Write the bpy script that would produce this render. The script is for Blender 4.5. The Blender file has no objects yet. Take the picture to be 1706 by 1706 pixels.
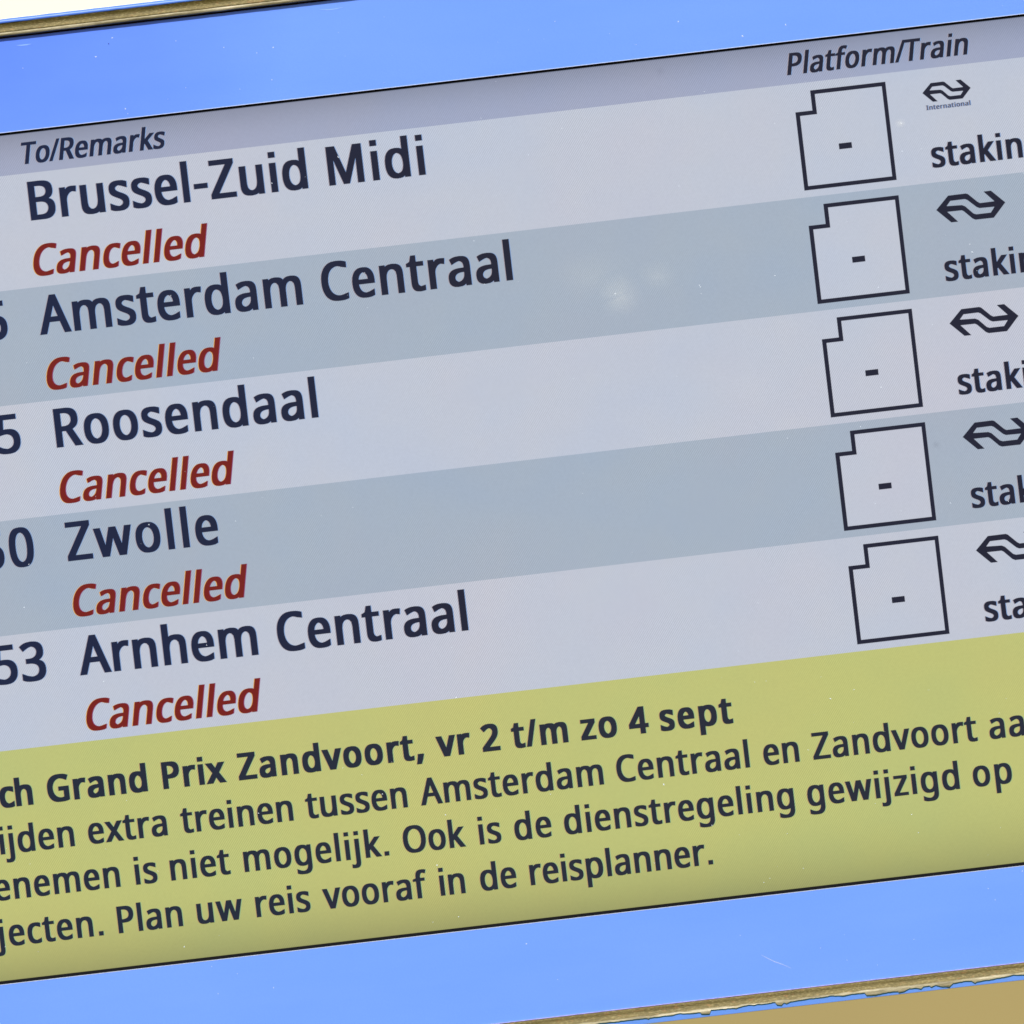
import bpy, bmesh, math, json, random
from mathutils import Vector, Matrix
from mathutils.geometry import delaunay_2d_cdt, tessellate_polygon

# ------------------------------------------------------------------ camera, sky, sun
S = bpy.context.scene
COL = S.collection
K = 0.0004                       # metres per layout unit on the board (0.4 mm)
CU, CV = 748.5, 946.0            # layout point the lens looks at
BOARD_Z = 3.0                    # height of that point above the platform
ROLL = math.radians(6.65)        # the camera is held tilted
DIST = 6.0

cam_data = bpy.data.cameras.new('camera')
cam_data.sensor_width = 36.0
cam_data.lens = 36.0 * DIST / (1706 * K)
cam_data.clip_start = 0.1
cam_data.clip_end = 500
cam_data.dof.use_dof = True
cam_data.dof.focus_distance = DIST
cam_data.dof.aperture_fstop = 6.3
cam = bpy.data.objects.new('camera', cam_data)
COL.objects.link(cam)
right = Vector((math.cos(ROLL), 0, -math.sin(ROLL)))
up = Vector((math.sin(ROLL), 0, math.cos(ROLL)))
back = Vector((0, -1, 0))
m = Matrix((right, up, back)).transposed().to_4x4()
m.translation = Vector((0, -DIST, BOARD_Z))
cam.matrix_world = m
S.camera = cam

SUN_EL, SUN_AZ = math.radians(44), math.radians(186)
world = bpy.data.worlds.new('World')
S.world = world
world.use_nodes = True
nt = world.node_tree
bg = nt.nodes['Background']
sky = nt.nodes.new('ShaderNodeTexSky')
sky.sky_type = 'NISHITA'
sky.sun_disc = False
sky.sun_elevation = SUN_EL
sky.sun_rotation = SUN_AZ
sky.air_density = 1.0
sky.dust_density = 1.5
nt.links.new(sky.outputs[0], bg.inputs[0])
bg.inputs[1].default_value = 0.10

sun_data = bpy.data.lights.new('sun', 'SUN')
sun_data.energy = 4.6
sun_data.angle = math.radians(0.5)
sun_data.color = (1.0, 0.97, 0.91)
sun = bpy.data.objects.new('sun', sun_data)
COL.objects.link(sun)
sdir = Vector((math.sin(SUN_AZ) * math.cos(SUN_EL), math.cos(SUN_AZ) * math.cos(SUN_EL), math.sin(SUN_EL)))
sun.rotation_euler = sdir.to_track_quat('Z', 'Y').to_euler()
sun.location = (0, -3, 8)

S.view_settings.view_transform = 'Standard'
S.view_settings.look = 'None'
S.view_settings.exposure = 0.0
S.view_settings.gamma = 1.0
S.cycles.max_bounces = 6
S.cycles.filter_width = 1.6

# ------------------------------------------------------------------ layout data
GLYPHS = json.loads("""{",":[268,[[41,-129,70,-4,82,60,91,116,185,116,192,105,176,49,155,-11,106,-129]]],"-":[322,[[40,229,40,307,282,307,282,229]]],".":[268,[[88,0,88,100,180,100,180,0]]],"/":[372,[[10,0,276,714,362,714,96,0]]],"0":[572,[[285,-10,239,-6,198,6,163,25,132,52,107,88,86,130,70,178,58,232,51,292,49,358,50,403,53,445,57,485,64,522,73,556,91,606,116,648,148,682,186,706,232,720,285,725,331,721,371,710,407,690,438,663,464,628,485,587,502,539,514,485,521,425,523,358,522,313,519,271,514,232,508,195,499,161,480,110,455,68,423,34,385,10,339,-5],[285,65,333,73,371,97,399,137,412,170,422,208,428,252,433,302,434,358,433,413,428,463,422,507,412,545,399,577,371,618,333,642,285,650,236,642,198,618,171,577,158,545,149,507,142,463,138,413,137,358,138,302,142,252,149,208,158,170,171,138,198,97,236,73]]],"2":[572,[[48,0,48,73,235,262,326,358,359,400,382,440,396,483,401,529,397,565,385,595,366,618,340,635,310,646,275,649,226,644,184,631,144,610,103,581,56,640,101,672,153,699,210,718,275,724,337,718,390,702,433,674,465,636,485,589,491,534,485,480,468,430,440,381,404,333,360,283,308,231,159,84,159,80,520,80,520,0]]],"3":[572,[[241,-10,187,-8,137,-2,90,10,45,29,45,111,92,91,142,77,193,67,242,64,300,68,346,81,381,102,404,130,418,164,423,205,417,246,400,278,371,302,331,318,282,328,223,331,154,331,154,406,224,406,278,410,322,422,358,443,383,470,398,503,403,541,399,573,387,600,368,622,342,637,310,647,273,650,219,646,174,633,133,614,93,590,49,650,92,678,143,702,204,718,272,724,340,718,396,702,439,674,469,638,487,595,493,547,489,502,475,464,453,432,423,407,387,388,345,376,345,372,397,362,440,344,473,318,496,286,510,247,515,203,512,163,502,126,486,93,463,63,433,37,397,17,352,2,300,-7]]],"4":[572,[[363,0,363,162,21,162,21,237,357,718,448,718,448,241,552,241,552,162,448,162,448,0],[107,241,363,241,363,466,364,554,368,624,364,624,344,583,321,546]]],"5":[572,[[248,-10,195,-8,145,0,100,12,63,29,63,112,103,92,151,78,201,68,249,65,298,69,341,82,376,103,403,132,420,171,425,219,420,262,406,298,382,327,348,347,302,360,246,364,182,359,124,349,80,377,107,714,465,714,465,634,182,634,165,427,211,434,275,438,317,436,356,429,391,418,422,403,450,383,486,341,508,290,515,228,512,186,504,147,490,112,470,81,445,53,414,31,379,13,340,0,296,-7]]],"A":[639,[[0,0,279,717,360,717,638,0,545,0,459,221,176,221,91,0],[206,301,432,301,352,517,342,546,328,590,318,624,302,563,287,517]]],"B":[650,[[97,0,97,714,301,714,352,712,398,708,438,700,473,689,504,675,542,642,564,596,572,537,568,497,556,463,537,432,510,408,477,390,436,379,436,374,479,364,518,348,550,325,575,294,591,254,596,203,589,143,566,93,529,53,501,34,469,19,432,8,392,2,348,0],[187,410,319,410,374,413,416,423,445,439,464,462,475,491,479,527,474,563,461,591,438,611,404,626,360,634,305,637,187,637],[187,76,331,76,388,80,432,92,463,113,484,140,496,173,500,210,496,245,483,275,462,301,429,320,383,331,324,335,187,335]]],"C":[632,[[389,-10,347,-8,308,-3,271,6,238,19,207,35,162,69,126,112,98,163,84,197,74,234,67,273,62,314,61,358,63,400,67,440,75,478,86,514,101,549,131,599,170,642,217,678,249,694,284,707,321,717,361,722,404,724,448,722,490,717,529,709,566,697,582,691,580,611,530,620,492,633,449,642,403,645,359,642,319,633,283,617,250,596,222,568,198,535,180,497,167,455,159,408,156,357,158,306,166,259,178,217,195,180,217,147,245,119,277,97,313,81,355,72,402,69,448,71,491,77,573,97,573,19,532,6,490,-3,444,-8]]],"G":[728,[[403,-10,360,-8,320,-3,282,6,248,18,216,35,169,68,131,111,101,162,86,196,75,232,67,271,63,313,61,357,63,401,68,442,77,481,89,517,105,551,124,582,146,611,172,636,200,659,232,679,266,695,303,708,343,717,386,722,431,724,489,721,545,713,596,700,644,682,610,604,570,620,525,633,476,642,426,645,377,642,333,633,293,617,257,596,226,568,201,535,181,497,166,455,158,408,155,357,158,302,167,252,182,206,204,166,233,132,269,105,312,84,364,72,424,68,468,69,504,73,564,85,564,297,407,297,407,377,654,377,654,27,596,11,537,-1,474,-8]]],"I":[339,[[40,0,40,52,124,71,124,642,40,662,40,714,298,714,298,662,214,642,214,71,298,52,298,0]]],"M":[907,[[97,0,97,714,230,714,450,129,454,129,678,714,810,714,810,0,721,0,721,439,723,542,728,625,724,625,486,0,412,0,177,626,173,626,178,543,180,433,180,0]]],"O":[781,[[391,-10,348,-8,308,-3,271,7,237,19,206,36,162,71,125,114,97,165,84,199,74,236,67,275,62,316,61,359,62,402,67,443,74,481,84,517,97,551,125,602,162,644,206,679,237,696,271,708,309,718,349,723,392,725,433,723,472,718,508,709,541,696,572,680,617,645,654,602,683,552,696,517,707,481,714,442,719,401,720,358,719,315,714,274,707,235,696,199,683,165,654,114,617,71,572,36,541,19,508,7,472,-3,433,-8],[391,68,437,71,478,80,514,96,544,118,569,145,589,179,605,217,616,259,623,306,625,358,623,410,616,457,605,499,589,537,569,569,544,597,514,618,478,634,438,643,392,646,346,643,305,634,270,618,239,597,213,569,193,537,177,499,165,457,158,410,156,358,158,306,165,259,177,217,192,179,213,145,238,118,269,96,304,80,345,71]]],"P":[605,[[97,0,97,714,286,714,339,712,386,705,427,694,461,679,490,659,526,617,547,566,554,504,551,465,542,429,528,393,506,361,476,333,439,310,392,292,335,282,269,278,187,278,187,0],[187,355,259,355,321,359,372,370,411,388,439,415,455,452,461,500,456,542,441,576,417,603,382,622,336,633,278,637,187,637]]],"R":[622,[[97,0,97,714,294,714,344,712,389,706,429,696,462,682,490,664,526,624,547,573,554,511,549,459,533,416,509,382,479,356,446,335,411,320,607,0,502,0,329,295,187,295,187,0],[187,371,294,371,347,375,389,386,421,406,443,432,457,466,461,507,456,549,442,582,419,607,386,623,343,633,289,636,187,636]]],"T":[556,[[233,0,233,635,10,635,10,714,545,714,545,635,323,635,323,0]]],"Z":[572,[[38,0,38,68,414,634,50,634,50,714,523,714,523,646,147,80,533,80,533,0]]],"a":[561,[[215,-10,169,-6,129,7,94,29,67,59,51,99,46,149,53,198,74,239,109,273,137,288,170,301,209,310,253,317,303,320,394,323,394,355,391,395,381,426,365,448,343,462,316,471,283,474,242,471,203,462,166,448,132,433,105,499,143,517,188,532,237,542,288,545,348,540,396,526,433,502,459,468,475,422,480,365,480,0,416,0,399,76,395,76,359,38,322,11,276,-5],[235,61,278,65,315,78,348,99,373,128,388,167,393,214,393,262,314,259,254,254,208,243,176,227,154,206,141,179,137,148,140,121,149,99,165,82,196,66]]],"c":[480,[[300,-10,254,-7,212,3,174,19,139,42,110,72,87,109,69,153,59,205,55,265,59,327,70,381,88,426,113,464,142,494,178,517,217,533,260,543,306,546,346,544,385,537,420,528,437,521,434,440,364,461,333,467,304,469,247,461,203,437,171,396,152,339,146,266,150,206,163,157,184,117,214,89,253,72,299,66,340,68,376,75,409,85,438,97,438,19,410,7,379,-2,343,-8]]],"d":[615,[[275,-10,213,-2,159,21,115,59,93,90,77,126,65,168,57,215,55,267,57,320,65,367,77,408,94,445,115,476,160,515,214,538,276,546,315,543,349,536,378,523,413,498,442,467,448,467,445,505,442,546,442,760,530,760,530,0,459,0,446,72,442,72,414,41,378,14,349,1,314,-7],[289,63,340,68,380,84,408,109,428,146,439,193,443,250,443,266,439,327,428,379,410,420,382,449,341,467,288,473,245,467,209,448,182,416,162,375,150,324,146,265,150,206,162,156,182,116,209,87,245,69]]],"e":[564,[[313,-10,264,-7,219,4,178,21,142,45,112,76,88,113,69,158,59,208,55,264,58,320,68,370,85,415,107,454,135,486,168,512,205,531,247,542,292,546,336,543,375,533,411,516,441,493,466,465,487,431,501,393,510,351,513,304,513,251,146,251,152,195,168,149,193,113,226,86,268,70,317,65,365,67,407,75,448,86,489,102,489,25,448,9,408,-2,364,-8],[148,321,421,321,417,363,407,400,390,431,365,455,332,469,291,474,252,470,219,456,192,433,170,403,156,365]]],"f":[344,[[109,0,109,468,15,468,15,509,109,539,109,570,114,633,129,683,155,720,190,745,232,760,283,765,314,764,342,760,387,747,364,678,327,688,306,692,284,693,257,690,235,680,218,664,207,640,199,609,197,571,197,536,332,536,332,468,197,468,197,0]]],"g":[615,[[290,-240,245,-239,202,-235,164,-228,129,-218,97,-206,97,-125,130,-140,167,-152,206,-160,249,-165,295,-167,338,-163,374,-149,404,-127,425,-96,439,-59,443,-16,443,5,444,39,446,71,442,71,418,42,390,19,356,3,318,-7,276,-10,212,-2,158,22,113,63,92,95,76,131,64,171,57,217,55,267,57,316,64,361,76,402,92,438,113,471,157,512,211,538,275,546,325,541,371,526,410,501,443,465,448,465,460,536,530,536,530,-9,528,-53,521,-92,509,-126,493,-157,471,-182,446,-203,414,-219,378,-231,337,-238],[289,62,338,67,377,81,407,106,428,140,440,187,444,246,444,267,440,333,427,386,406,424,376,451,336,467,287,472,246,466,211,448,183,419,162,378,150,327,146,266,150,205,162,155,182,115,211,85,246,68]]],"h":[618,[[85,0,85,760,173,760,173,537,172,498,168,462,174,462,193,487,217,508,245,524,291,540,341,545,401,540,450,524,488,498,515,461,532,411,537,349,537,0,450,0,450,343,437,415,397,458,330,472,276,466,235,450,206,422,188,383,177,335,173,277,173,0]]],"i":[258,[[86,652,86,744,174,744,174,652],[85,0,85,536,173,536,173,0]]],"j":[258,[[86,652,86,744,174,744,174,652],[22,-240,-22,-237,-55,-228,-55,-157,-24,-164,11,-167,40,-163,64,-149,76,-134,83,-112,85,-83,85,536,173,536,173,-80,169,-126,157,-166,137,-197,108,-221,70,-235]]],"k":[534,[[85,0,85,760,172,760,172,363,171,321,168,276,172,276,190,299,214,330,236,355,407,536,510,536,293,307,525,0,419,0,233,250,172,197,172,0]]],"l":[258,[[85,0,85,760,173,760,173,0]]],"m":[935,[[85,0,85,536,156,536,169,463,174,463,193,489,215,509,242,526,285,541,332,546,379,542,419,532,452,514,477,488,496,456,501,456,521,484,546,507,575,524,622,541,673,546,729,541,774,525,809,500,834,462,849,412,854,349,854,0,767,0,767,345,755,416,719,458,658,472,611,467,574,452,546,427,528,392,517,349,513,296,513,0,426,0,426,345,414,416,377,458,316,472,268,466,230,450,204,422,187,384,176,336,173,278,173,0]]],"n":[618,[[85,0,85,536,156,536,169,463,174,463,194,489,218,509,246,526,293,541,343,546,402,541,450,525,488,500,515,462,532,412,537,349,537,0,450,0,450,343,437,415,397,458,330,472,277,466,236,450,207,422,188,384,177,336,173,278,173,0]]],"o":[605,[[301,-10,255,-6,213,4,175,22,140,48,111,79,87,117,69,162,59,213,55,269,58,320,66,366,79,407,98,443,122,474,151,500,183,520,220,534,260,543,304,546,351,542,394,532,432,513,467,489,496,457,520,420,537,375,547,325,551,269,548,218,540,172,527,131,508,95,484,63,455,37,422,16,385,2,345,-7],[303,63,352,69,392,88,422,119,443,160,456,210,460,269,456,328,443,377,422,418,392,448,352,466,302,472,252,466,213,448,183,418,162,377,150,328,146,269,150,210,163,160,184,119,213,88,253,69]]],"p":[615,[[85,-240,85,536,157,536,169,463,173,463,201,495,236,522,265,535,300,543,340,546,402,538,455,515,500,477,521,447,538,411,550,369,558,322,560,269,558,217,550,170,538,128,521,92,500,61,455,22,401,-2,339,-10,300,-7,266,0,237,14,200,39,173,68,167,68,171,25,173,-20,173,-240],[326,63,357,66,384,75,406,90,434,122,454,164,465,213,469,270,465,327,453,376,433,417,406,448,369,466,324,472,275,467,236,452,209,426,190,390,178,343,173,286,173,269,177,208,187,157,205,117,233,87,274,69]]],"r":[413,[[85,0,85,536,157,536,167,438,171,438,201,479,238,514,267,532,299,542,335,546,368,545,398,540,387,459,359,464,329,466,289,460,252,444,220,416,194,381,178,337,173,286,173,0]]],"s":[479,[[220,-10,168,-8,123,-1,85,10,52,24,52,104,87,89,129,75,175,64,222,61,263,63,295,71,319,83,336,98,346,118,349,140,346,159,338,176,323,192,299,208,264,225,217,244,169,264,128,284,95,306,71,332,56,364,51,404,57,446,76,481,107,509,147,530,196,542,252,546,299,544,343,536,385,525,413,514,409,436,358,453,322,464,285,472,246,474,198,470,164,456,148,443,138,428,135,409,138,389,148,372,165,356,192,342,227,325,273,307,320,288,360,267,392,245,415,219,429,187,434,148,428,100,408,61,376,30,333,8,281,-6]]],"t":[361,[[249,-10,209,-6,172,4,139,24,114,55,102,82,94,116,92,156,92,468,16,468,16,510,93,545,128,659,180,659,180,536,335,536,335,468,180,468,180,158,183,128,190,104,204,86,230,68,264,62,305,66,339,73,339,6,322,0,299,-5]]],"u":[618,[[274,-10,215,-5,166,11,128,36,101,74,84,123,79,185,79,536,168,536,168,191,181,120,221,77,287,63,340,69,381,85,411,113,430,151,441,199,445,257,445,536,533,536,533,0,461,0,448,71,444,71,424,46,400,25,372,9,324,-5]]],"v":[508,[[203,0,0,536,94,536,208,220,225,171,241,119,251,78,255,78,266,120,283,172,300,220,414,536,508,536,304,0]]],"w":[786,[[158,1,11,537,102,537,176,251,197,164,211,91,215,91,225,133,237,186,251,235,346,537,442,537,534,235,555,161,570,92,574,92,587,161,610,251,685,537,775,537,626,1,523,1,431,303,408,383,394,445,390,445,377,383,354,302,258,1]]],"x":[529,[[18,0,212,274,27,536,127,536,265,334,402,536,501,536,316,274,511,0,411,0,265,214,117,0]]],"z":[470,[[39,0,39,58,327,468,56,468,56,536,424,536,424,470,140,68,431,68,431,0]]]}""")
LINES = [
    ('column_heading', 'italic To/Remarks heading', [('To/Remarks', 6.0, 247.4)], 51, 'h', 276.4, 'ink'),
    ('column_heading', 'italic Platform/Train heading', [('Platform/Train', 1288.2, 1594.3)], 51, 'h', 276.4, 'ink'),
    ('station_name', 'dark lettering reading Brussel-Zuid Midi', [('Brussel-Zuid', 9.0, 474.2), ('Midi', 509.6, 671.2)], 91, 'r', 371.0, 'ink'),
    ('station_name', 'dark lettering reading Amsterdam Centraal', [('Amsterdam', 1.9, 443.4), ('Centraal', 477.1, 795.5)], 91, 'r', 562.2, 'ink'),
    ('station_name', 'dark lettering reading Roosendaal', [('Roosendaal', 7.9, 446.8)], 91, 'r', 752.0, 'ink'),
    ('station_name', 'dark lettering reading Zwolle', [('Zwolle', 4.5, 258.4)], 91, 'r', 942.2, 'ink'),
    ('station_name', 'dark lettering reading Arnhem Centraal', [('Arnhem', 2.4, 301.7), ('Centraal', 336.3, 653.9)], 91, 'r', 1133.4, 'ink'),
    ('cancelled_remark', 'red italic Cancelled below the first station name', [('Cancelled', 3.9, 299.0)], 73, 'i', 464.2, 'red'),
    ('cancelled_remark', 'red italic Cancelled below the second station name', [('Cancelled', 3.9, 299.0)], 73, 'i', 655.3, 'red'),
    ('cancelled_remark', 'red italic Cancelled below the third station name', [('Cancelled', 3.9, 299.0)], 73, 'i', 845.6, 'red'),
    ('cancelled_remark', 'red italic Cancelled below the fourth station name', [('Cancelled', 3.9, 299.0)], 73, 'i', 1035.7, 'red'),
    ('cancelled_remark', 'red italic Cancelled below the fifth station name', [('Cancelled', 3.9, 299.0)], 73, 'i', 1227.2, 'red'),
    ('departure_time', 'last digit of the departure time in the second row', [('5', None, -50.6)], 91, 'r', 562.2, 'ink'),
    ('departure_time', 'last digit of the departure time in the third row', [('5', None, -51.0)], 91, 'r', 752.0, 'ink'),
    ('departure_time', 'cut off departure time ending in 50', [('5', None, -100.0), ('0', -91.1, -50.0)], 91, 'r', 942.2, 'ink'),
    ('departure_time', 'cut off departure time ending in 53', [('5', None, -100.3), ('3', None, -52.7)], 91, 'r', 1133.4, 'ink'),
    ('notice_line', 'bold first line of the notice', [('ch', None, -99.5), ('Grand', -74.5, 92.5), ('Prix', 118.5, 224.9), ('Zandvoort,', 245.2, 556.2), ('vr', 577.7, 635.3), ('2', 654.6, 683.2), ('t/m', 704.5, 798.1), ('zo', 819.8, 880.6), ('4', 902.1, 932.4), ('sept', 953.0, 1074.5)], 63.5, 'b', 1338.0, 'note'),
    ('notice_line', 'second line of the notice', [('ijden', -163.5, -39.0), ('extra', -15.1, 116.9), ('treinen', 140.6, 328.0), ('tussen', 350.1, 519.6), ('Amsterdam', 541.6, 848.6), ('Centraal', 871.6, 1093.6), ('en', 1117.6, 1176.9), ('Zandvoort', 1200.1, 1475.7), ('aa', 1496.2, 1555.4)], 63, 'r', 1414.7, 'note'),
    ('notice_line', 'third line of the notice', [('enemen', -181.3, 28.8), ('is', 54.7, 91.4), ('niet', 113.8, 213.5), ('mogelijk.', 237.1, 479.6), ('Ook', 504.7, 608.5), ('is', 631.7, 668.3), ('de', 691.1, 753.0), ('dienstregeling', 774.6, 1160.0), ('gewijzigd', 1182.5, 1437.0), ('op', 1460.3, 1525.4)], 63, 'r', 1490.8, 'note'),
    ('notice_line', 'last line of the notice', [('j', None, -174.0), ('ecten.', -166.0, -8.5), ('Plan', 16.8, 124.8), ('uw', 149.6, 226.2), ('reis', 248.2, 339.2), ('vooraf', 360.7, 536.3), ('in', 557.0, 598.8), ('de', 624.7, 685.2), ('reisplanner.', 708.0, 1013.9)], 63, 'r', 1567.9, 'note'),
    ('cause_text', 'dark staking remark of the first row', [('staking', 1511.5, 1697.0)], 61, 'k', 457.7, 'ink'),
    ('cause_text', 'dark staking remark of the second row', [('staking', 1511.5, 1697.0)], 61, 'k', 648.1, 'ink'),
    ('cause_text', 'dark staking remark of the third row', [('staking', 1511.5, 1697.0)], 61, 'k', 838.5, 'ink'),
    ('cause_text', 'dark staking remark of the fourth row', [('staking', 1511.5, 1697.0)], 61, 'k', 1028.9, 'ink'),
    ('cause_text', 'dark staking remark of the fifth row', [('staking', 1511.5, 1697.0)], 61, 'k', 1219.3, 'ink'),
    ('logo_caption', 'tiny International caption under the first logo', [('International', 1512.4, 1586.0)], 11, 'n', 361.0, 'cap'),
]
LOGO_OUT = [(-57.9, -0.2), (-35.6, -21.9), (-5.8, -22.1), (-2.3, -20.6), (11.8, -6.2), (15.8, -3.5), (40.1, -3.7), (23.8, -21.8), (36.2, -22.0), (57.9, 0.2), (36.0, 23.4), (5.4, 23.2), (0.8, 20.9), (-12.2, 7.2), (-15.6, 5.0), (-39.9, 4.8), (-23.8, 23.1), (-35.3, 23.0)]
LOGO_HOLE = [(-40.0, -4.8), (-33.0, -12.8), (-8.6, -13.0), (-4.6, -11.1), (9.6, 2.5), (14.2, 4.8), (39.1, 5.3), (31.9, 14.4), (7.6, 14.4), (3.0, 12.4), (-9.4, -1.0), (-14.6, -3.6)]
RAGGED = [(795.8, 1809.2), (808.5, 1809.6), (823.4, 1809.9), (838.3, 1809.7), (857.4, 1809.6), (870.2, 1809.6), (877.4, 1811.5), (878.6, 1810.1), (889.2, 1810.1), (902.0, 1809.5), (914.7, 1810.1), (927.7, 1808.2), (944.4, 1810.2), (963.5, 1810.7), (965.3, 1813.7), (978.3, 1815.2), (981.8, 1808.8), (995.5, 1809.3), (1016.7, 1809.7), (1024.0, 1811.0), (1031.6, 1809.3), (1044.6, 1807.6), (1054.0, 1809.1), (1059.4, 1808.1), (1066.7, 1808.9), (1089.1, 1808.1), (1091.8, 1812.9), (1099.0, 1814.8), (1103.7, 1810.7), (1107.7, 1812.9), (1114.4, 1810.4), (1135.7, 1809.5), (1146.4, 1808.7), (1160.8, 1809.2), (1173.4, 1809.0), (1184.0, 1808.2), (1204.7, 1811.0), (1217.5, 1809.5), (1238.9, 1809.9), (1242.1, 1814.9), (1256.7, 1816.0), (1278.0, 1813.6), (1294.7, 1814.1), (1295.5, 1816.3), (1305.1, 1815.3), (1313.9, 1811.5), (1326.4, 1812.2), (1333.5, 1814.5), (1337.1, 1811.3), (1347.6, 1810.8), (1350.4, 1813.7), (1358.1, 1811.0), (1366.1, 1814.1), (1380.5, 1816.8), (1387.5, 1811.3), (1408.6, 1810.0), (1418.0, 1811.1), (1423.7, 1815.5), (1427.1, 1813.4), (1450.4, 1812.3), (1475.8, 1810.7), (1488.6, 1808.8), (1506.4, 1810.9)]
SPECKS = [(178.4, 84.2), (186.6, 204.0), (875.5, 737.3), (961.5, 604.4), (1102.2, 606.7), (1103.5, 621.0), (1103.8, 609.9), (1519.1, 570.8), (1398.7, 645.3), (1342.0, 872.3), (529.0, 324.4), (414.6, 355.4), (1118.2, 166.6), (1221.7, 202.8), (1295.4, 192.3), (217.2, 1107.6), (479.5, 1387.9), (145.1, 896.8), (1572.0, 1023.9), (1463.7, 424.4), (-77.5, 1009.8), (442.8, 131.2), (361.3, 121.7), (414.9, 137.0), (434.6, 184.6), (283.2, 101.5), (1496.0, 424.1), (1560.5, 604.8), (1383.4, 810.7), (1047.8, 753.4), (1468.2, 377.6), (939.4, 1035.8), (1087.5, 438.9), (947.2, 1426.3), (620.3, 1242.2)]

random.seed(7)

# ------------------------------------------------------------------ material helpers
def lin(c):
    return tuple(((x / 255) / 12.92 if x / 255 <= 0.04045 else ((x / 255 + 0.055) / 1.055) ** 2.4) for x in c)

class N:
    """small wrapper to write node trees briefly"""
    def __init__(self, name):
        self.mat = bpy.data.materials.new(name)
        self.mat.use_nodes = True
        self.nt = self.mat.node_tree
        self.p = self.nt.nodes['Principled BSDF']
        self.tc = self.nt.nodes.new('ShaderNodeTexCoord')
    def new(self, t, **kw):
        n = self.nt.nodes.new(t)
        for k, v in kw.items():
            setattr(n, k, v)
        return n
    def link(self, a, b):
        self.nt.links.new(a, b)
    def noise(self, scale, detail=3, rough=0.55, stretch=None, dist=0.0):
        n = self.new('ShaderNodeTexNoise')
        n.inputs['Scale'].default_value = scale
        n.inputs['Detail'].default_value = detail
        n.inputs['Roughness'].default_value = rough
        n.inputs['Distortion'].default_value = dist
        if stretch:
            mp = self.new('ShaderNodeMapping')
            mp.inputs['Scale'].default_value = stretch
            self.link(self.tc.outputs['Object'], mp.inputs[0])
            self.link(mp.outputs[0], n.inputs['Vector'])
        else:
            self.link(self.tc.outputs['Object'], n.inputs['Vector'])
        return n.outputs['Fac']
    def ramp(self, fac, stops):
        r = self.new('ShaderNodeValToRGB')
        e = r.color_ramp.elements
        while len(e) < len(stops):
            e.new(0.5)
        for i, (p, c) in enumerate(stops):
            e[i].position = p
            e[i].color = (*c, 1)
        self.link(fac, r.inputs[0])
        return r.outputs[0]
    def math(self, op, a, b=None, c=None, clamp=False):
        n = self.new('ShaderNodeMath', operation=op, use_clamp=clamp)
        for i, v in enumerate((a, b, c)):
            if v is None:
                continue
            if isinstance(v, (int, float)):
                n.inputs[i].default_value = v
            else:
                self.link(v, n.inputs[i])
        return n.outputs[0]
    def mix(self, fac, a, b, mode='MIX'):
        n = self.new('ShaderNodeMix', data_type='RGBA', blend_type=mode)
        for s, v in ((n.inputs[0], fac), (n.inputs[6], a), (n.inputs[7], b)):
            if isinstance(v, (int, float)):
                s.default_value = v
            elif isinstance(v, tuple):
                s.default_value = (*v, 1)
            else:
                self.link(v, s)
        return n.outputs[2]
    def xyz(self):
        s = self.new('ShaderNodeSeparateXYZ')
        self.link(self.tc.outputs['Object'], s.inputs[0])
        return s.outputs
    def maprange(self, v, a, b, c, d, smooth=True):
        n = self.new('ShaderNodeMapRange')
        n.interpolation_type = 'SMOOTHSTEP' if smooth else 'LINEAR'
        self.link(v, n.inputs[0])
        for i, x in enumerate((a, b, c, d)):
            n.inputs[i + 1].default_value = x
        return n.outputs[0]
    def bump(self, fac, strength, dist):
        b = self.new('ShaderNodeBump')
        b.inputs['Strength'].default_value = strength
        b.inputs['Distance'].default_value = dist
        self.link(fac, b.inputs['Height'])
        self.link(b.outputs[0], self.p.inputs['Normal'])

def vz(v):          # layout v -> board local z (metres)
    return -(v - CV) * K
def ux(u):
    return (u - CU) * K

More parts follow.
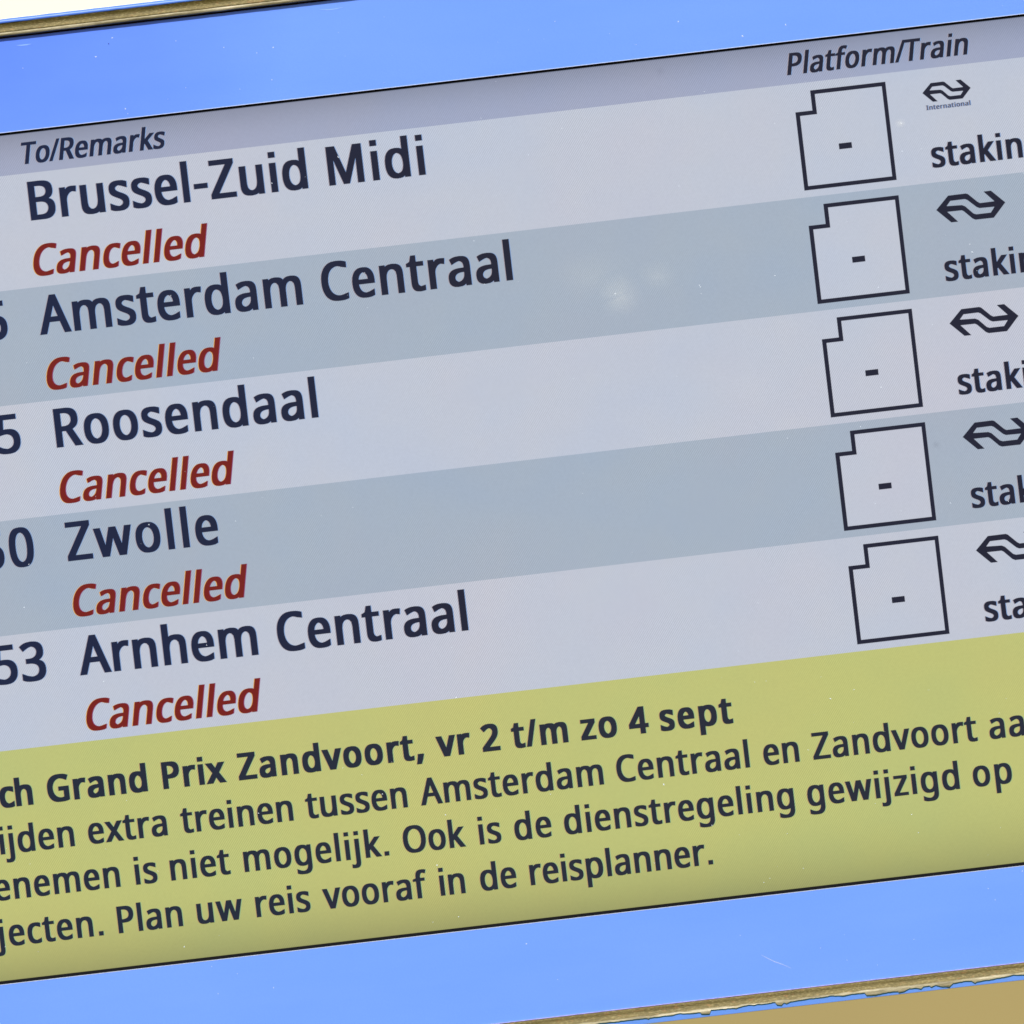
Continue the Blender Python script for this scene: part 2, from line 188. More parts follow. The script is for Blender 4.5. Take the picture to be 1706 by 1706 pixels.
GLARE = 0.028       # matt anti-glare film: how much daylight the LCD surface scatters
def lcd(name, rgb, dark=False, rgb_left=None):
    """a lit area of the LCD: its own light (with the panel's pixel structure and the painted recess
    shade along the panel's long edges) plus the daylight the matt film scatters"""
    n = N(name)
    xyz = n.xyz()
    col = lin(rgb)
    # pixel structure of the panel
    ang = math.radians(-36.6)
    per = 3.15 * K
    ph = n.math('ADD', n.math('MULTIPLY', xyz[0], 2 * math.pi / per * math.cos(ang)),
                n.math('MULTIPLY', xyz[2], 2 * math.pi / per * math.sin(ang)))
    sn = n.math('SINE', ph)
    amp = n.maprange(n.noise(9.0, 2), 0.38, 0.64, 0.02, 0.15)
    fine = n.math('SUBTRACT', n.noise(1 / (3.0 * K), 1, 0.5), 0.5)
    tex = n.math('ADD', n.math('MULTIPLY', sn, amp), n.math('MULTIPLY', fine, 0.10))
    tex = n.math('ADD', tex, 1.0)
    # bezel shade painted into the emission along the upper and lower edge
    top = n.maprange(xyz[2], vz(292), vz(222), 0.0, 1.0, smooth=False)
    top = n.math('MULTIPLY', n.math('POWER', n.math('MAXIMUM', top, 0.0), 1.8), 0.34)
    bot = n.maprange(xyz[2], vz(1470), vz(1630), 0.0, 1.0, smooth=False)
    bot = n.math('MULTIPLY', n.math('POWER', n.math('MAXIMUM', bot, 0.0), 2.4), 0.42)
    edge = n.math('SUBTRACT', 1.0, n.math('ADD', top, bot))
    if dark:
        a = tuple(max(0.0, x) for x in col)
        b = lin(rgb_left)
        f = n.maprange(xyz[0], ux(-100), ux(900), 0.0, 1.0)
        f = n.math('ADD', f, n.math('MULTIPLY', n.math('SUBTRACT', n.noise(14, 2), 0.5), 0.9), clamp=True)
        em = n.mix(f, b, a)
    else:
        amb = 0.022
        a = tuple(max(0.0, x - amb) for x in col)
        # faint unevenness of the panel's colour
        t1 = n.ramp(n.noise(5.5, 3, 0.6), [(0.3, (0.945, 0.99, 1.04)), (0.5, (1, 1, 1)), (0.7, (1.035, 0.99, 0.985))])
        t2 = n.ramp(n.noise(17, 4, 0.65), [(0.3, (0.98, 0.985, 1.0)), (0.5, (1, 1, 1)), (0.7, (1.02, 1.01, 0.99))])
        em = n.mix(1.0, n.mix(1.0, a, t1, 'MULTIPLY'), t2, 'MULTIPLY')
    v = n.new('ShaderNodeVectorMath', operation='SCALE')
    n.link(em, v.inputs[0])
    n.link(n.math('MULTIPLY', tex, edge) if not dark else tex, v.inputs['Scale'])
    n.link(v.outputs[0], n.p.inputs['Emission Color'])
    n.p.inputs['Emission Strength'].default_value = 1.0
    g = GLARE if not dark else 0.006
    n.p.inputs['Base Color'].default_value = (g, g, g * 1.1, 1)
    n.p.inputs['Roughness'].default_value = 0.45
    n.p.inputs['Specular IOR Level'].default_value = 0.12
    return n.mat

M = {}
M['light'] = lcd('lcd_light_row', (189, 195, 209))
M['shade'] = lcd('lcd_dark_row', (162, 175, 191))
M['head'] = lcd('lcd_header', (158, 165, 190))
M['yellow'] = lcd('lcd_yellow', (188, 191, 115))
M['ink'] = lcd('lcd_ink', (17, 20, 44), True, (3, 22, 60))
M['note'] = lcd('lcd_note_ink', (26, 32, 48), True, (18, 30, 50))
M['red'] = lcd('lcd_red', (112, 10, 0), True, (116, 12, 0))
M['cap'] = lcd('lcd_caption', (62, 66, 86), True, (62, 66, 86))
M['fringe_warm_ink'] = lcd('lcd_fringe_warm_ink', (168, 158, 168), True, (168, 158, 168))
M['fringe_cool_ink'] = lcd('lcd_fringe_cool_ink', (134, 166, 214), True, (134, 166, 214))
M['fringe_warm_red'] = lcd('lcd_fringe_warm_red', (228, 168, 84), True, (228, 168, 84))
M['fringe_cool_red'] = lcd('lcd_fringe_cool_red', (140, 66, 120), True, (140, 66, 120))
M['fringe_warm_note'] = lcd('lcd_fringe_warm_note', (188, 158, 110), True, (188, 158, 110))
M['fringe_cool_note'] = lcd('lcd_fringe_cool_note', (150, 188, 140), True, (150, 188, 140))

def blue_mat(name, base, rough=0.35):
    n = N(name)
    c = n.ramp(n.noise(3.2, 3), [(0.35, tuple(x * 0.94 for x in base)), (0.65, base)])
    g = n.noise(900, 2, 0.5)
    c = n.mix(0.5, c, n.ramp(g, [(0.3, tuple(x * 0.95 for x in base)), (0.7, tuple(min(1, x * 1.05) for x in base))]))
    # sky reflection painted in as one deeper patch, more bleached streaks elsewhere
    mp = n.new('ShaderNodeMapping')
    mp.inputs['Location'].default_value = (1.55, 0, -2.35)
    mp.inputs['Scale'].default_value = (5.2, 1, 6.6)
    n.link(n.tc.outputs['Object'], mp.inputs[0])
    g = n.new('ShaderNodeTexGradient', gradient_type='SPHERICAL')
    n.link(mp.outputs[0], g.inputs[0])
    gf = n.math('MULTIPLY', n.math('POWER', g.outputs['Fac'], 0.8), n.maprange(n.noise(9, 3), 0.25, 0.75, 0.8, 1.2), clamp=True)
    c = n.mix(gf, c, tuple(x * k for x, k in zip(base, (0.67, 0.71, 0.98))))
    st = n.ramp(n.noise(14, 4, 0.6, (0.35, 1, 1.6)), [(0.3, (0.95, 0.97, 1.0)), (0.7, (1.06, 1.03, 1.0))])
    c = n.mix(1.0, c, st, 'MULTIPLY')
    n.link(c, n.p.inputs['Base Color'])
    n.p.inputs['Roughness'].default_value = rough
    n.p.inputs['Specular IOR Level'].default_value = 0.3
    n.bump(n.noise(400, 3), 0.06, 0.0004)
    return n.mat
M['blue'] = blue_mat('blue_enamel', (0.141, 0.295, 0.90))
M['blue_rim'] = blue_mat('blue_rim_paint', (0.12, 0.27, 0.72))

def bronze():
    n = N('worn_bronze_metal')
    long = n.noise(260, 5, 0.7, (0.12, 1, 1))
    fine = n.noise(1400, 3, 0.6, (0.35, 1, 1))
    c = n.ramp(long, [(0.30, (0.070, 0.052, 0.010)), (0.5, (0.13, 0.098, 0.021)), (0.72, (0.22, 0.165, 0.048))])
    c2 = n.ramp(fine, [(0.34, (0.065, 0.050, 0.012)), (0.52, (0.13, 0.10, 0.024)), (0.75, (0.42, 0.34, 0.16))])
    c = n.mix(0.5, c, c2)
    rust = n.ramp(n.noise(700, 2, 0.5, (0.3, 1, 1)), [(0.62, (0, 0, 0)), (0.74, (1, 1, 1))])
    rr = n.new('ShaderNodeRGBToBW'); n.link(rust, rr.inputs[0])
    c = n.mix(n.math('MULTIPLY', rr.outputs[0], 0.55), c, (0.33, 0.13, 0.04))
    n.link(c, n.p.inputs['Base Color'])
    n.p.inputs['Metallic'].default_value = 0.25
    n.p.inputs['Roughness'].default_value = 0.55
    n.bump(n.noise(1100, 4, 0.7, (0.3, 1, 1)), 0.55, 0.0006)
    return n.mat
M['bronze'] = bronze()

def pale():
    n = N('rubbed_bare_metal')
    long = n.noise(300, 5, 0.7, (0.10, 1, 1))
    c = n.ramp(long, [(0.32, (0.12, 0.095, 0.04)), (0.52, (0.29, 0.25, 0.14)), (0.72, (0.60, 0.53, 0.38))])
    n.link(c, n.p.inputs['Base Color'])
    n.p.inputs['Metallic'].default_value = 0.15
    n.p.inputs['Roughness'].default_value = 0.5
    n.bump(n.noise(900, 4, 0.7, (0.3, 1, 1)), 0.5, 0.0005)
    return n.mat
M['pale'] = pale()

def plain(name, base, rough=0.6, spec=0.3, metallic=0.0, var=0.12, scale=60):
    n = N(name)
    c = n.ramp(n.noise(scale, 4, 0.6), [(0.3, tuple(x * (1 - var) for x in base)), (0.7, tuple(min(1, x * (1 + var)) for x in base))])
    n.link(c, n.p.inputs['Base Color'])
    n.p.inputs['Roughness'].default_value = rough
    n.p.inputs['Specular IOR Level'].default_value = spec
    n.p.inputs['Metallic'].default_value = metallic
    return n.mat
M['rubber'] = plain('black_rubber', (0.006, 0.006, 0.007), 0.8, 0.1)
M['primer'] = plain('dark_primer_edge', (0.006, 0.045, 0.055), 0.7, 0.15)
M['groove'] = plain('dark_groove', (0.03, 0.012, 0.018), 0.8, 0.1)
M['trim'] = plain('pale_edge_trim', (0.62, 0.70, 0.92), 0.4, 0.4, 0, 0.15, 300)
M['trim_pink'] = plain('pink_edge_glint', (0.30, 0.27, 0.60), 0.4, 0.4, 0, 0.2, 300)  # sunlit glint of the lower lip, put into the base colour
M['case'] = plain('case_paint', (0.03, 0.09, 0.42), 0.4, 0.4)
M['dust'] = plain('pale_dust', (0.62, 0.68, 0.76), 0.9, 0.1, 0, 0.1, 500)
M['rub'] = plain('pale_rub_mark', (0.26, 0.45, 0.95), 0.5, 0.3, 0, 0.1, 300)
M['grime'] = plain('dark_grime', (0.03, 0.035, 0.06), 0.9, 0.1)
M['white_render'] = plain('pale_render', (0.93, 0.92, 0.655), 0.9, 0.1, 0, 0.02, 2)
M['ochre_render'] = plain('ochre_render', (0.33, 0.26, 0.108), 0.9, 0.1, 0, 0.05, 1.2)

# ------------------------------------------------------------------ object helpers
def tag(o, label=None, cat=None, group=None, kind=None):
    for k, v in (('label', label), ('category', cat), ('group', group), ('kind', kind)):
        if v:
            o[k] = v
    return o

def mesh_obj(name, bm, mats, parent=None, label=None, smooth=False):
    me = bpy.data.meshes.new(name)
    bm.to_mesh(me)
    bm.free()
    for mt in (mats if isinstance(mats, (list, tuple)) else [mats]):
        me.materials.append(mt)
    if smooth:
        for p in me.polygons:
            p.use_smooth = True
    o = bpy.data.objects.new(name, me)
    COL.objects.link(o)
    if parent is not None:
        o.parent = parent
    if label:
        o['label'] = label
    return o

def box(bm, u0, u1, v0, v1, y0, y1, bevel=0.0):
    """box in layout units (u, v), depth y in metres (camera side is -y)"""
    x0, x1 = ux(u0), ux(u1)
    z0, z1 = vz(v1), vz(v0)
    vs = [bm.verts.new(p) for p in ((x0, y0, z0), (x1, y0, z0), (x1, y1, z0), (x0, y1, z0),
                                    (x0, y0, z1), (x1, y0, z1), (x1, y1, z1), (x0, y1, z1))]
    fs = [bm.faces.new([vs[i] for i in q]) for q in
          ((0, 1, 5, 4), (1, 2, 6, 5), (2, 3, 7, 6), (3, 0, 4, 7), (4, 5, 6, 7), (3, 2, 1, 0))]
    if bevel:
        es = set(e for f in fs for e in f.edges)
        bmesh.ops.bevel(bm, geom=list(es), offset=bevel, segments=2, affect='EDGES', profile=0.6)
    return bm

def sheet(bm, poly, y, mat=0, holes=()):
    """flat polygon (list of (u, v)) facing the camera"""
    loops = [[Vector((ux(u), vz(v), 0)) for u, v in poly]]
    for h in holes:
        loops.append([Vector((ux(u), vz(v), 0)) for u, v in h])
    tri = tessellate_polygon(loops)
    flat = [p for l in loops for p in l]
    vs = [bm.verts.new((p.x, y, p.y)) for p in flat]
    for t in tri:
        try:
            f = bm.faces.new([vs[i] for i in t])
            f.normal_update()
            if f.normal.y > 0:
                f.normal_flip()
            f.material_index = mat
        except ValueError:
            pass
    return bm

def rect(u0, u1, v0, v1):
    return [(u0, v0), (u1, v0), (u1, v1), (u0, v1)]

# ------------------------------------------------------------------ station building behind the board
def building():
    root = bpy.data.objects.new('station_building', None)
    root.location = (0, 7.0, 0)
    COL.objects.link(root)
    tag(root, 'blurred station building with ochre lower wall and glaring white upper wall', 'building')
    def slab(name, mat, x0, x1, y0, y1, z0, z1, label=None):
        bm = bmesh.new()
        vs = [bm.verts.new(p) for p in ((x0, y0, z0), (x1, y0, z0), (x1, y1, z0), (x0, y1, z0),
                                        (x0, y0, z1), (x1, y0, z1), (x1, y1, z1), (x0, y1, z1))]
        for q in ((0, 1, 5, 4), (1, 2, 6, 5), (2, 3, 7, 6), (3, 0, 4, 7), (4, 5, 6, 7), (3, 2, 1, 0)):
            bm.faces.new([vs[i] for i in q])
        bmesh.ops.bevel(bm, geom=list(bm.edges), offset=0.01, segments=1, affect='EDGES')
        return mesh_obj(name, bm, mat, root, label)
    slab('wall', M['ochre_render'], -9, 9, 0, 0.4, 0.0, 2.90, 'ochre lower wall')
    slab('ledge', M['white_render'], -9.1, 9.1, -0.08, 0.4, 2.902, 3.02)
    slab('wall', M['white_render'], -9, 9, 0.002, 0.4, 3.022, 6.0, 'sunlit white upper wall')
    return root
building()

# ------------------------------------------------------------------ the departure board
board = bpy.data.objects.new('departure_board', None)
board.location = (0, 0, BOARD_Z)
COL.objects.link(board)
tag(board, 'blue framed electronic train departure board listing five cancelled trains', 'departure board')

UL, UR = -760, 2290               # ends of the board
SL, SR = -640, 2170               # opening for the screen
V_OUT0, V_OUT1 = 32.3, 1818.4     # outer edges of the frame
V_IN0, V_IN1 = 61.0, 1790.0       # blue panel between these
O0, O1 = 220.3, 1629.8            # screen opening
LCD_Y = 0.0017                    # screen surface lies this far behind the panel front

# case
bm = bmesh.new(); box(bm, UL + 4, UR - 4, V_OUT0 + 4, V_OUT1 - 4, 0.012, 0.16, 0.004)
mesh_obj('case', bm, M['case'], board)

# blue front panel, a frame with a real opening
bm = bmesh.new()
box(bm, UL + 32, UR - 32, 64.6, O0, 0.0, 0.008)
box(bm, UL + 32, UR - 32, O1, 1789.6, 0.0, 0.008)
box(bm, UL + 32, SL, O0 + 0.01, O1 - 0.01, 0.0, 0.008)
box(bm, SR, UR - 32, O0 + 0.01, O1 - 0.01, 0.0, 0.008)
mesh_obj('front_panel', bm, M['blue'], board)

# thin pale edges of the panel round the opening
bm = bmesh.new()
box(bm, SL, SR, O0 - 0.6, O0 + 0.15, -0.00018, 0.0006)
mesh_obj('panel_edge', bm, M['trim'], board, 'thin pale edge above the screen opening')
bm = bmesh.new()
box(bm, SL, SR, O1 - 0.15, O1 + 0.6, -0.00018, 0.0006)
mesh_obj('panel_edge', bm, M['trim'], board, 'thin pale edge below the screen opening')

# black rubber gasket round the screen
bm = bmesh.new()
box(bm, SL, SR, O0 + 0.2, 224.8, 0.0012, 0.006)
box(bm, SL, SR, 1624.1, O1 - 0.2, 0.0012, 0.006)
box(bm, SL, SL + 6, 224.9, 1624.0, 0.0012, 0.006)
box(bm, SR - 6, SR, 224.9, 1624.0, 0.0012, 0.006)
mesh_obj('gasket', bm, M['rubber'], board)

# long edge strips: a concave metal profile with a painted outer rim
def profile_strip(name, prof, u0, u1, mat, label=None, wob=0.0, vscale=1.0):
    """sweep of (v, y) points along u, slightly uneven"""
    bm = bmesh.new()
    n = 260
    rings = []
    for i in range(n + 1):
        u = u0 + (u1 - u0) * i / n
        ring = []
        for j, (v, y) in enumerate(prof):
            w = (random.random() - 0.5) * wob
            ring.append(bm.verts.new((ux(u), y, vz(v + w))))
        rings.append(ring)
    for a, b in zip(rings, rings[1:]):
        for j in range(len(prof) - 1):
            bm.faces.new((a[j], a[j + 1], b[j + 1], b[j]))
    bmesh.ops.recalc_face_normals(bm, faces=bm.faces)
    return mesh_obj(name, bm, mat, board, label, smooth=True)

LIP = -0.0038
def cove(v0, v1, deep=0.0011, n=8):
    return [(v0 + (v1 - v0) * t / n, LIP + deep * math.sin(math.pi * t / n) ** 1.0) for t in range(n + 1)]

# upper strip
profile_strip('edge_strip', [(39.0, 0.004)] + cove(39.0, 54.6) + [(54.7, 0.004)], UL, UR, M['bronze'],
              'brown weathered upper edge strip', 0.5)
profile_strip('worn_lip', [(54.4, 0.004), (54.4, LIP + 0.0002), (57.0, LIP - 0.0002), (60.2, LIP), (61.2, LIP + 0.0006), (61.4, 0.004)],
              UL, UR, M['pale'], 'pale rubbed lip of the upper strip', 0.45)
profile_strip('outer_rim', [(33.2, 0.01), (32.4, LIP + 0.0016), (33.4, LIP + 0.0004), (36.0, LIP - 0.0002), (39.2, LIP - 0.0002), (39.9, LIP + 0.0006), (40.0, 0.003)],
              UL, UR, M['blue_rim'], 'blue painted outer rim along the top', 0.5)
bm = bmesh.new(); box(bm, UL + 32, UR - 32, 61.3, 64.6, 0.0022, 0.006)
mesh_obj('groove', bm, M['groove'], board, 'dark groove under the upper strip')

# lower strip
profile_strip('panel_lip', [(1788.9, 0.001), (1789.1, -0.0009), (1789.9, -0.0012), (1790.6, -0.0009), (1790.8, 0.001)],
              UL + 30, UR - 30, M['trim_pink'], 'thin pinkish line of painted glint above the lower strip', 0.1)
profile_strip('edge_strip', [(1790.3, 0.004), (1790.5, -0.0006), (1792.0, -0.0010), (1796, -0.0007), (1800, -0.0009), (1804, -0.0016), (1807, -0.0024), (1810, -0.0027), (1815.6, -0.0027), (1816.4, -0.002), (1816.6, 0.006)],
              UL, UR, M['bronze'], 'brown weathered lower edge strip', 0.5)
profile_strip('worn_lip', [(1804.5, -0.0012), (1806.0, -0.00245), (1808.5, -0.00285), (1812.6, -0.0029), (1817.6, -0.00288), (1818.1, -0.0006)],
              UL, UR, M['pale'], 'pale rubbed lip of the lower strip', 1.6)

# chipped paint along the lower rim, and the primer that shows as a dark line at its torn edge
def ragged_line():
    pts = [(u, v) for u, v in RAGGED]
    left, right_ = [], []
    u = RAGGED[0][0] - 9
    v = 1809.5
    while u > UL:
        v += (random.random() - 0.5) * 2.4 + (1809.6 - v) * 0.3
        left.append((u, v)); u -= random.uniform(5, 16)
    u = RAGGED[-1][0] + 9
    v = 1810.0
    while u < UR:
        v += (random.random() - 0.5) * 2.4 + (1810 - v) * 0.3
        right_.append((u, v)); u += random.uniform(5, 16)
    base = left[::-1] + pts + right_
    out = []
    for (a, b), (c, d) in zip(base, base[1:]):      # small extra roughness between traced points
        k = max(1, int((c - a) / 3.2))
        for i in range(k):
            t = i / k
            out.append((a + (c - a) * t, b + (d - b) * t + ((random.random() - 0.5) * 0.7 if i else 0)))
    out.append(base[-1])
    return out
RG = ragged_line()
def ribbon(name, offs, y, mat, label):
    bm = bmesh.new()
    prev = None
    for u, v in RG:
        vt = min(v + offs, 1818.1)
        a = bm.verts.new((ux(u), y, vz(vt)))
        b = bm.verts.new((ux(u), y + 0.0001, vz(1818.2)))
        c = bm.verts.new((ux(u), y + 0.0026, vz(1819.0)))
        if prev:
            bm.faces.new((prev[0], a, b, prev[1]))
            bm.faces.new((prev[1], b, c, prev[2]))
        prev = (a, b, c)
    bmesh.ops.recalc_face_normals(bm, faces=bm.faces)
    for f in bm.faces:
        if f.normal.y > 0:
            f.normal_flip()
    return mesh_obj(name, bm, mat, board, label)
ribbon('primer_layer', -1.1, -0.00305, M['primer'], 'dark torn line along the chipped paint')
ribbon('chipped_paint', 1.15, -0.00320, M['blue_rim'], 'ragged remains of blue paint on the lower rim')

# end caps outside the picture
for u0, u1 in ((UL - 1, UL + 32), (UR - 32, UR + 1)):
    bm = bmesh.new(); box(bm, u0, u1, V_OUT0 - 1, V_OUT1 + 1, -0.0036, 0.1, 0.001)
    mesh_obj('end_cap', bm, M['blue_rim'], board)

# ---------------------------------------------------------------- screen and what it shows
bm = bmesh.new(); box(bm, SL + 2, SR - 2, 222, 1628, LCD_Y + 0.0004, 0.011)
screen = mesh_obj('screen', bm, M['rubber'], board, 'large liquid crystal screen with five train rows and a yellow notice')

def on_screen(name, polys, mat, lift, label=None, holes=()):
    bm = bmesh.new()
    for i, p in enumerate(polys):
        sheet(bm, p, LCD_Y - lift, 0, holes if i == 0 else ())
    return mesh_obj(name, bm, mat, screen, label)

B0, PITCH = 291.7, 190.4
ORD = ['first', 'second', 'third', 'fourth', 'fifth']
on_screen('header_band', [rect(SL, SR, 222.5, B0)], M['head'], 0, 'grey violet header band')
for k in range(5):
    on_screen('row_band', [rect(SL, SR, B0 + PITCH * k, B0 + PITCH * (k + 1))],
              M['light'] if k % 2 == 0 else M['shade'], 0,
              ('pale lavender' if k % 2 == 0 else 'grey blue') + ' band of the %s train row' % ORD[k])
on_screen('notice_field', [rect(SL, SR, B0 + PITCH * 5, 1626)], M['yellow'], 0, 'yellow green notice field')

T1, T2, T3, T4 = 0.00010, 0.00020, 0.00030, 0.00040
for k in range(5):
    b = 470.5 + 190.35 * k
    outer = [(1294.6, b - 131.2), (1323.2, b - 131.2), (1323.2, b - 164.7), (1449.4, b - 164.7), (1449.4, b), (1294.6, b)]
    inner = [(1301.7, b - 124.3), (1330.3, b - 124.3), (1330.3, b - 157.9), (1442.6, b - 157.9), (1442.6, b - 6.8), (1301.7, b - 6.8)]
    on_screen('platform_field', [inner], M['light'], T1, 'pale platform field of the %s row' % ORD[k])
    on_screen('platform_frame', [outer], M['ink'], T2, 'dark notched platform outline of the %s row' % ORD[k], holes=(inner,))
    on_screen('platform_dash', [rect(1360.3, 1381.9, b - 71.4, b - 61.6)], M['ink'], T2, 'short dash in the %s platform field' % ORD[k])
    s_, cu, cv = (0.70, 1549.1, 332.1) if k == 0 else (1.0, 1566.9, 528.4 + 190.35 * (k - 1))
    on_screen('operator_logo', [[(cu + u * s_, cv + v * s_) for u, v in LOGO_OUT]], M['ink'], T2,
              ('small ' if k == 0 else '') + 'double arrow logo of the %s row' % ORD[k],
              holes=([(cu + u * s_, cv + v * s_) for u, v in LOGO_HOLE],))

# ---- lettering
STYLE = {'r': (0.845, 24, 11, 0.0), 'k': (0.84, 28, 13, 0.0), 'h': (0.84, 28, 13, 0.205), 'b': (0.845, 35, 21, 0.0), 'i': (0.85, 22, 10, 0.205), 'n': (1.0, 20, 10, 0.0)}
WIDTH = {'e': 0.95, 's': 0.95, 'o': 0.97, 'c': 0.97, '/': 0.72, 'A': 0.97}

def glyph_shape(ch, st):
    """outline of a glyph, narrowed and thickened; returns advance and contours (1000 per em)"""
    sx, ox, oy, sh = STYLE[st]
    sx *= WIDTH.get(ch, 1.0)
    adv, conts = GLYPHS[ch]
    yk = (714 - 2 * oy) / 714
    res = []
    for c in conts:
        pts = [Vector((c[i] * sx, c[i + 1] * yk + oy)) for i in range(0, len(c), 2)]
        q = []
        for p in pts:
            if not q or (p - q[-1]).length > 1.5:
                q.append(p)
        if (q[0] - q[-1]).length < 1.5:
            q.pop()
        pts = q
        n = len(pts)
        out = []
        for i in range(n):
            a, b, d = pts[i - 1], pts[i], pts[(i + 1) % n]
            e1, e2 = (b - a).normalized(), (d - b).normalized()
            n1, n2 = Vector((-e1.y, e1.x)), Vector((-e2.y, e2.x))   # outside is on the left of clockwise outlines
            def off(nn):
                return Vector((nn.x * ox, nn.y * oy))
            # shift both edge lines and intersect them
            o1 = abs(n1.x) * ox + abs(n1.y) * oy
            o2 = abs(n2.x) * ox + abs(n2.y) * oy
            den = n1.x * n2.y - n1.y * n2.x
            if abs(den) < 0.12:
                nm = (n1 + n2).normalized()
                sft = nm * ((o1 + o2) / 2)
            else:
                sx_ = (o1 * n2.y - o2 * n1.y) / den
                sy_ = (n1.x * o2 - n2.x * o1) / den
                sft = Vector((sx_, sy_))
                if sft.length > 2.2 * max(ox, oy):
                    sft = sft.normalized() * 2.2 * max(ox, oy)
            out.append(b + sft)
        res.append([(p.x + sh * p.y, p.y) for p in out])
    return adv * sx, res

tri_cache = {}
def glyph_tris(ch, st):
    key = (ch, st)
    if key not in tri_cache:
        adv, cs = glyph_shape(ch, st)
        pts, edges = [], []
        for c in cs:
            k0 = len(pts)
            pts += [Vector((x / 100, y / 100)) for x, y in c]
            edges += [(k0 + i, k0 + (i + 1) % len(c)) for i in range(len(c))]
        res = delaunay_2d_cdt(pts, edges, [], 0, 1e-6)
        vs = [(v.x / 10, v.y / 10) for v in res[0]]
        loops = [[(x / 1000, y / 1000) for x, y in c] for c in cs]
        fs = []
        for t in res[2]:
            gx = sum(vs[i][0] for i in t) / len(t)
            gy = sum(vs[i][1] for i in t) / len(t)
            wn = 0
            for c in loops:
                for (x0, y0), (x1, y1) in zip(c, c[1:] + c[:1]):
                    side = (x1 - x0) * (gy - y0) - (gx - x0) * (y1 - y0)
                    if y0 <= gy < y1 and side > 0:
                        wn += 1
                    elif y1 <= gy < y0 and side < 0:
                        wn -= 1
            if wn:
                fs.append(tuple(t))
        xs = [x for x, _ in vs]
        tri_cache[key] = (adv / 1000, vs, fs, min(xs), max(xs))
    return tri_cache[key]

FR = {'ink': ('fringe_warm_ink', 'fringe_cool_ink'), 'red': ('fringe_warm_red', 'fringe_cool_red'),
      'note': ('fringe_warm_note', 'fringe_cool_note'), 'cap': ('fringe_warm_ink', 'fringe_cool_ink')}
def lettering(name, label, words, em, st, v_base, colour):
    bm = bmesh.new()
    for text, u_left, u_right in words:
        gl = [glyph_tris(ch, st) for ch in text]
        n = len(text)
        nat = sum(g[0] for g in gl[:-1]) - gl[0][3] + gl[-1][4]
        if u_left is None:
            track = 0.0
            u_left = u_right - nat * em
        else:
            track = ((u_right - u_left) / em - nat) / max(1, n - 1)
        if n == 1 and u_left is not None:
            pen = (u_left + u_right) / 2 - em * (gl[0][3] + gl[0][4]) / 2
        else:
            pen = u_left - gl[0][3] * em
        for g in gl:
            for mi, du, lift in ((0, -1.15, T1 + 0.00006), (1, 1.15, T1 + 0.00009), (2, 0.0, T3)):
                vs = [bm.verts.new((ux(pen + x * em + du), LCD_Y - lift, vz(v_base - y * em))) for x, y in g[1]]
                for f in g[2]:
                    try:
                        fc = bm.faces.new([vs[i] for i in f])
                        fc.material_index = mi
                    except ValueError:
                        pass
            pen += (g[0] + track) * em
    bm.normal_update()
    for f in bm.faces:
        if f.normal.y > 0:
            f.normal_flip()
    w, c = FR[colour]
    return mesh_obj(name, bm, [M[w], M[c], M[colour]], screen, label)

for nm, lab, words, em, st, vb, colour in LINES:
    lettering(nm, lab, words, em, st, vb, colour)

# ---------------------------------------------------------------- dust, scratches and smears on the front
def fleck(bm, u, v, y, r, ang=0.0, asp=1.0):
    n = 7
    c, s = math.cos(ang), math.sin(ang)
    top_ = bm.verts.new((ux(u), y - 0.00012, vz(v)))
    ring = []
    for i in range(n):
        a = 2 * math.pi * i / n
        rr = r * random.uniform(0.75, 1.25)
        x, z = math.cos(a) * rr * asp, math.sin(a) * rr
        ring.append(bm.verts.new((ux(u + x * c - z * s), y, vz(v - (x * s + z * c)))))
    for i in range(n):
        bm.faces.new((top_, ring[i - 1], ring[i]))

bm = bmesh.new()
def surface_y(v):
    return (-0.0001 if (v < 219 or v > 1631) else LCD_Y - T4 - 0.0001)
for u, v in SPECKS:
    if v < 62: continue
    fleck(bm, u, v, surface_y(v), random.uniform(0.6, 0.95), random.random() * 3, random.uniform(1, 1.8))
for i in range(330):
    u = random.uniform(-300, 1800); v = random.uniform(72, 1786)
    if 228 < v < 1620 and random.random() < 0.35: continue
    if 216 < v < 228 or 1620 < v < 1633: continue
    fleck(bm, u, v, surface_y(v), random.uniform(0.25, 0.6) if random.random() < 0.93 else random.uniform(0.6, 0.95), random.random() * 3, random.uniform(1, 2.2))
bmesh.ops.recalc_face_normals(bm, faces=bm.faces)
o = mesh_obj('dust', bm, M['dust'], board); o['kind'] = 'stuff'

bm = bmesh.new()
U_, V_ = 181 * math.cos(ROLL) - 73 * math.sin(ROLL), 181 * math.sin(ROLL) + 73 * math.cos(ROLL)
fleck(bm, U_, V_, -0.0001, 1.1)
bmesh.ops.recalc_face_normals(bm, faces=bm.faces)
mesh_obj('grime_fleck', bm, M['grime'], board)

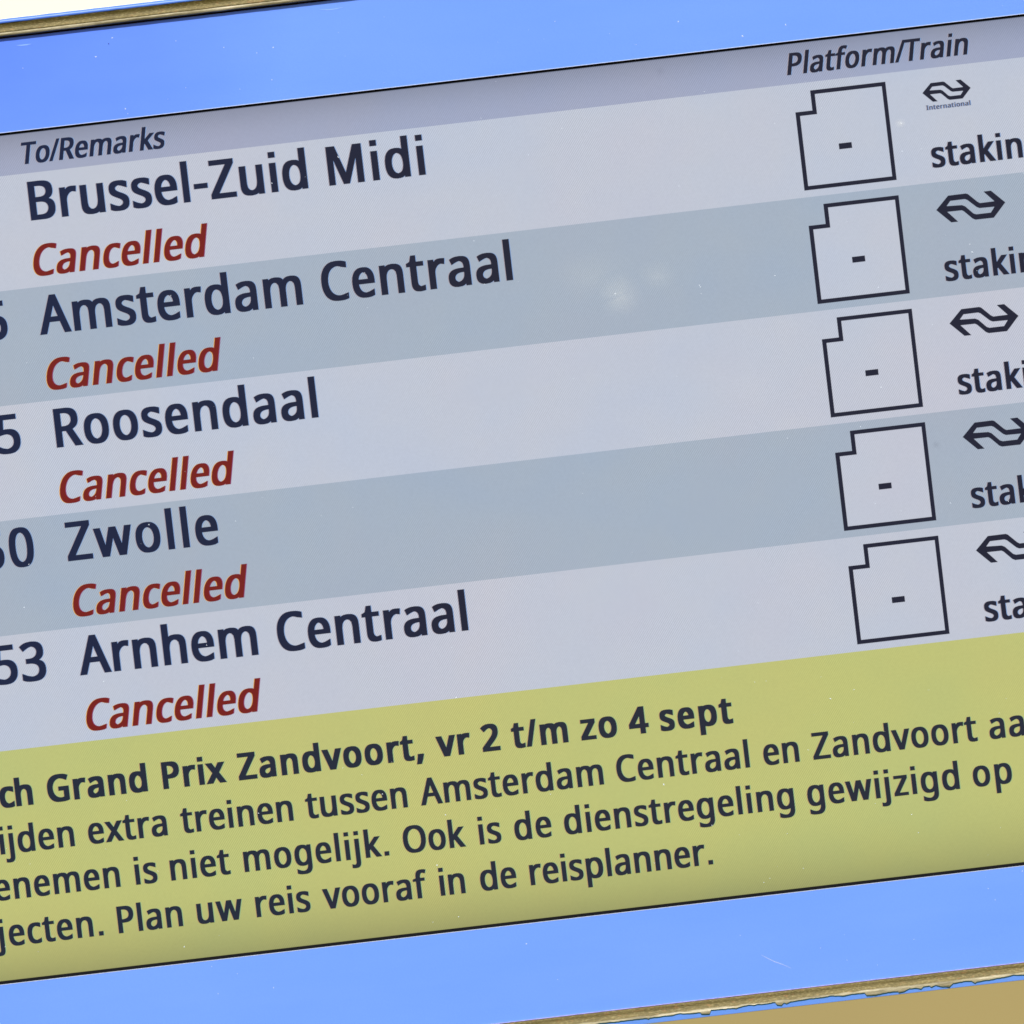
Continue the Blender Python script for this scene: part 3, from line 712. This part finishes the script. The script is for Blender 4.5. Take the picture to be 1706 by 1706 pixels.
def smear_mat(name, rgb, peak):
    n = N(name)
    n.p.inputs['Base Color'].default_value = (*rgb, 1)
    n.p.inputs['Roughness'].default_value = 0.9
    g = n.new('ShaderNodeTexGradient', gradient_type='SPHERICAL')
    n.link(n.tc.outputs['Object'], g.inputs[0])
    a = n.math('MULTIPLY', n.math('POWER', g.outputs['Fac'], 1.5), peak)
    a = n.math('MULTIPLY', a, n.maprange(n.noise(1.1, 1), 0.3, 0.6, 0.7, 1.0))
    n.link(a, n.p.inputs['Alpha'])
    return n.mat
def smear(u, v, r, peak, label, asp=1.0):
    mat = smear_mat('pale_smear', (0.9, 0.88, 0.76), peak) if peak > 0 else smear_mat('dark_smear', (0.10, 0.11, 0.16), -peak)
    bm = bmesh.new()
    bmesh.ops.create_circle(bm, cap_ends=True, segments=24, radius=1.0)
    me = bpy.data.meshes.new('smear'); bm.to_mesh(me); bm.free(); me.materials.append(mat)
    o = bpy.data.objects.new('smear', me); COL.objects.link(o)
    o.parent = board
    o.location = (ux(u), surface_y(v) - 0.0002, vz(v))
    o.rotation_euler = (math.radians(90), 0, 0)
    o.scale = (r * K * asp, r * K, 1)
    o['label'] = label
P2 = lambda x, y: (x * math.cos(ROLL) - y * math.sin(ROLL), x * math.sin(ROLL) + y * math.cos(ROLL))
for (x, y), r, mt, lb, asp in (((1032, 491), 42, 0.15, 'soft pale smear on the second row', 1.0),
                               ((1095, 458), 30, 0.07, 'fainter pale smear on the second row', 1.3),
                               ((985, 458), 50, 0.045, 'faint wide smear on the second row', 1.6),
                               ((1500, 205), 9, 0.2, 'small pale spot beside the first logo', 1.2),
                               ((1560, 740), 9, -0.22, 'small grey spot left of the fourth logo', 1.0),
                               ((1100, 118), 11, -0.15, 'grey spot on the header band', 1.0),
                               ((1240, 640), 60, 0.03, 'faint wide smear on the third row', 1.4)):
    u, v = P2(x, y)
    smear(u, v, r, mt, lb, asp)

def scratch(pts, w, y=-0.0001):
    bm = bmesh.new()
    prev = None
    for i, (x, yy) in enumerate(pts):
        u, v = P2(x, yy)
        t = i / (len(pts) - 1)
        h = w * math.sin(math.pi * (0.08 + 0.84 * t))
        a = bm.verts.new((ux(u), y - 0.00005, vz(v - h))); b = bm.verts.new((ux(u), y - 0.00005, vz(v + h)))
        if prev: bm.faces.new((prev[0], a, b, prev[1]))
        prev = (a, b)
    for f in bm.faces:
        f.normal_update()
        if f.normal.y > 0: f.normal_flip()
    return bm
mesh_obj('scratch', scratch([(1268, 1591), (1278, 1596), (1290, 1602), (1302, 1606), (1318, 1613)], 0.38), M['dust'], board, 'thin slanting scratch on the lower blue panel')
mesh_obj('scratch', scratch([(28, 75.5), (36, 75.4), (44, 74.6), (52, 73.2)], 0.9), M['rub'], board, 'short pale rub mark near the top left of the blue panel')
mesh_obj('scratch', scratch([(532, 16), (545, 16.5), (558, 15), (572, 12)], 0.8), M['rub'], board, 'faint pale rub mark on the upper blue panel')
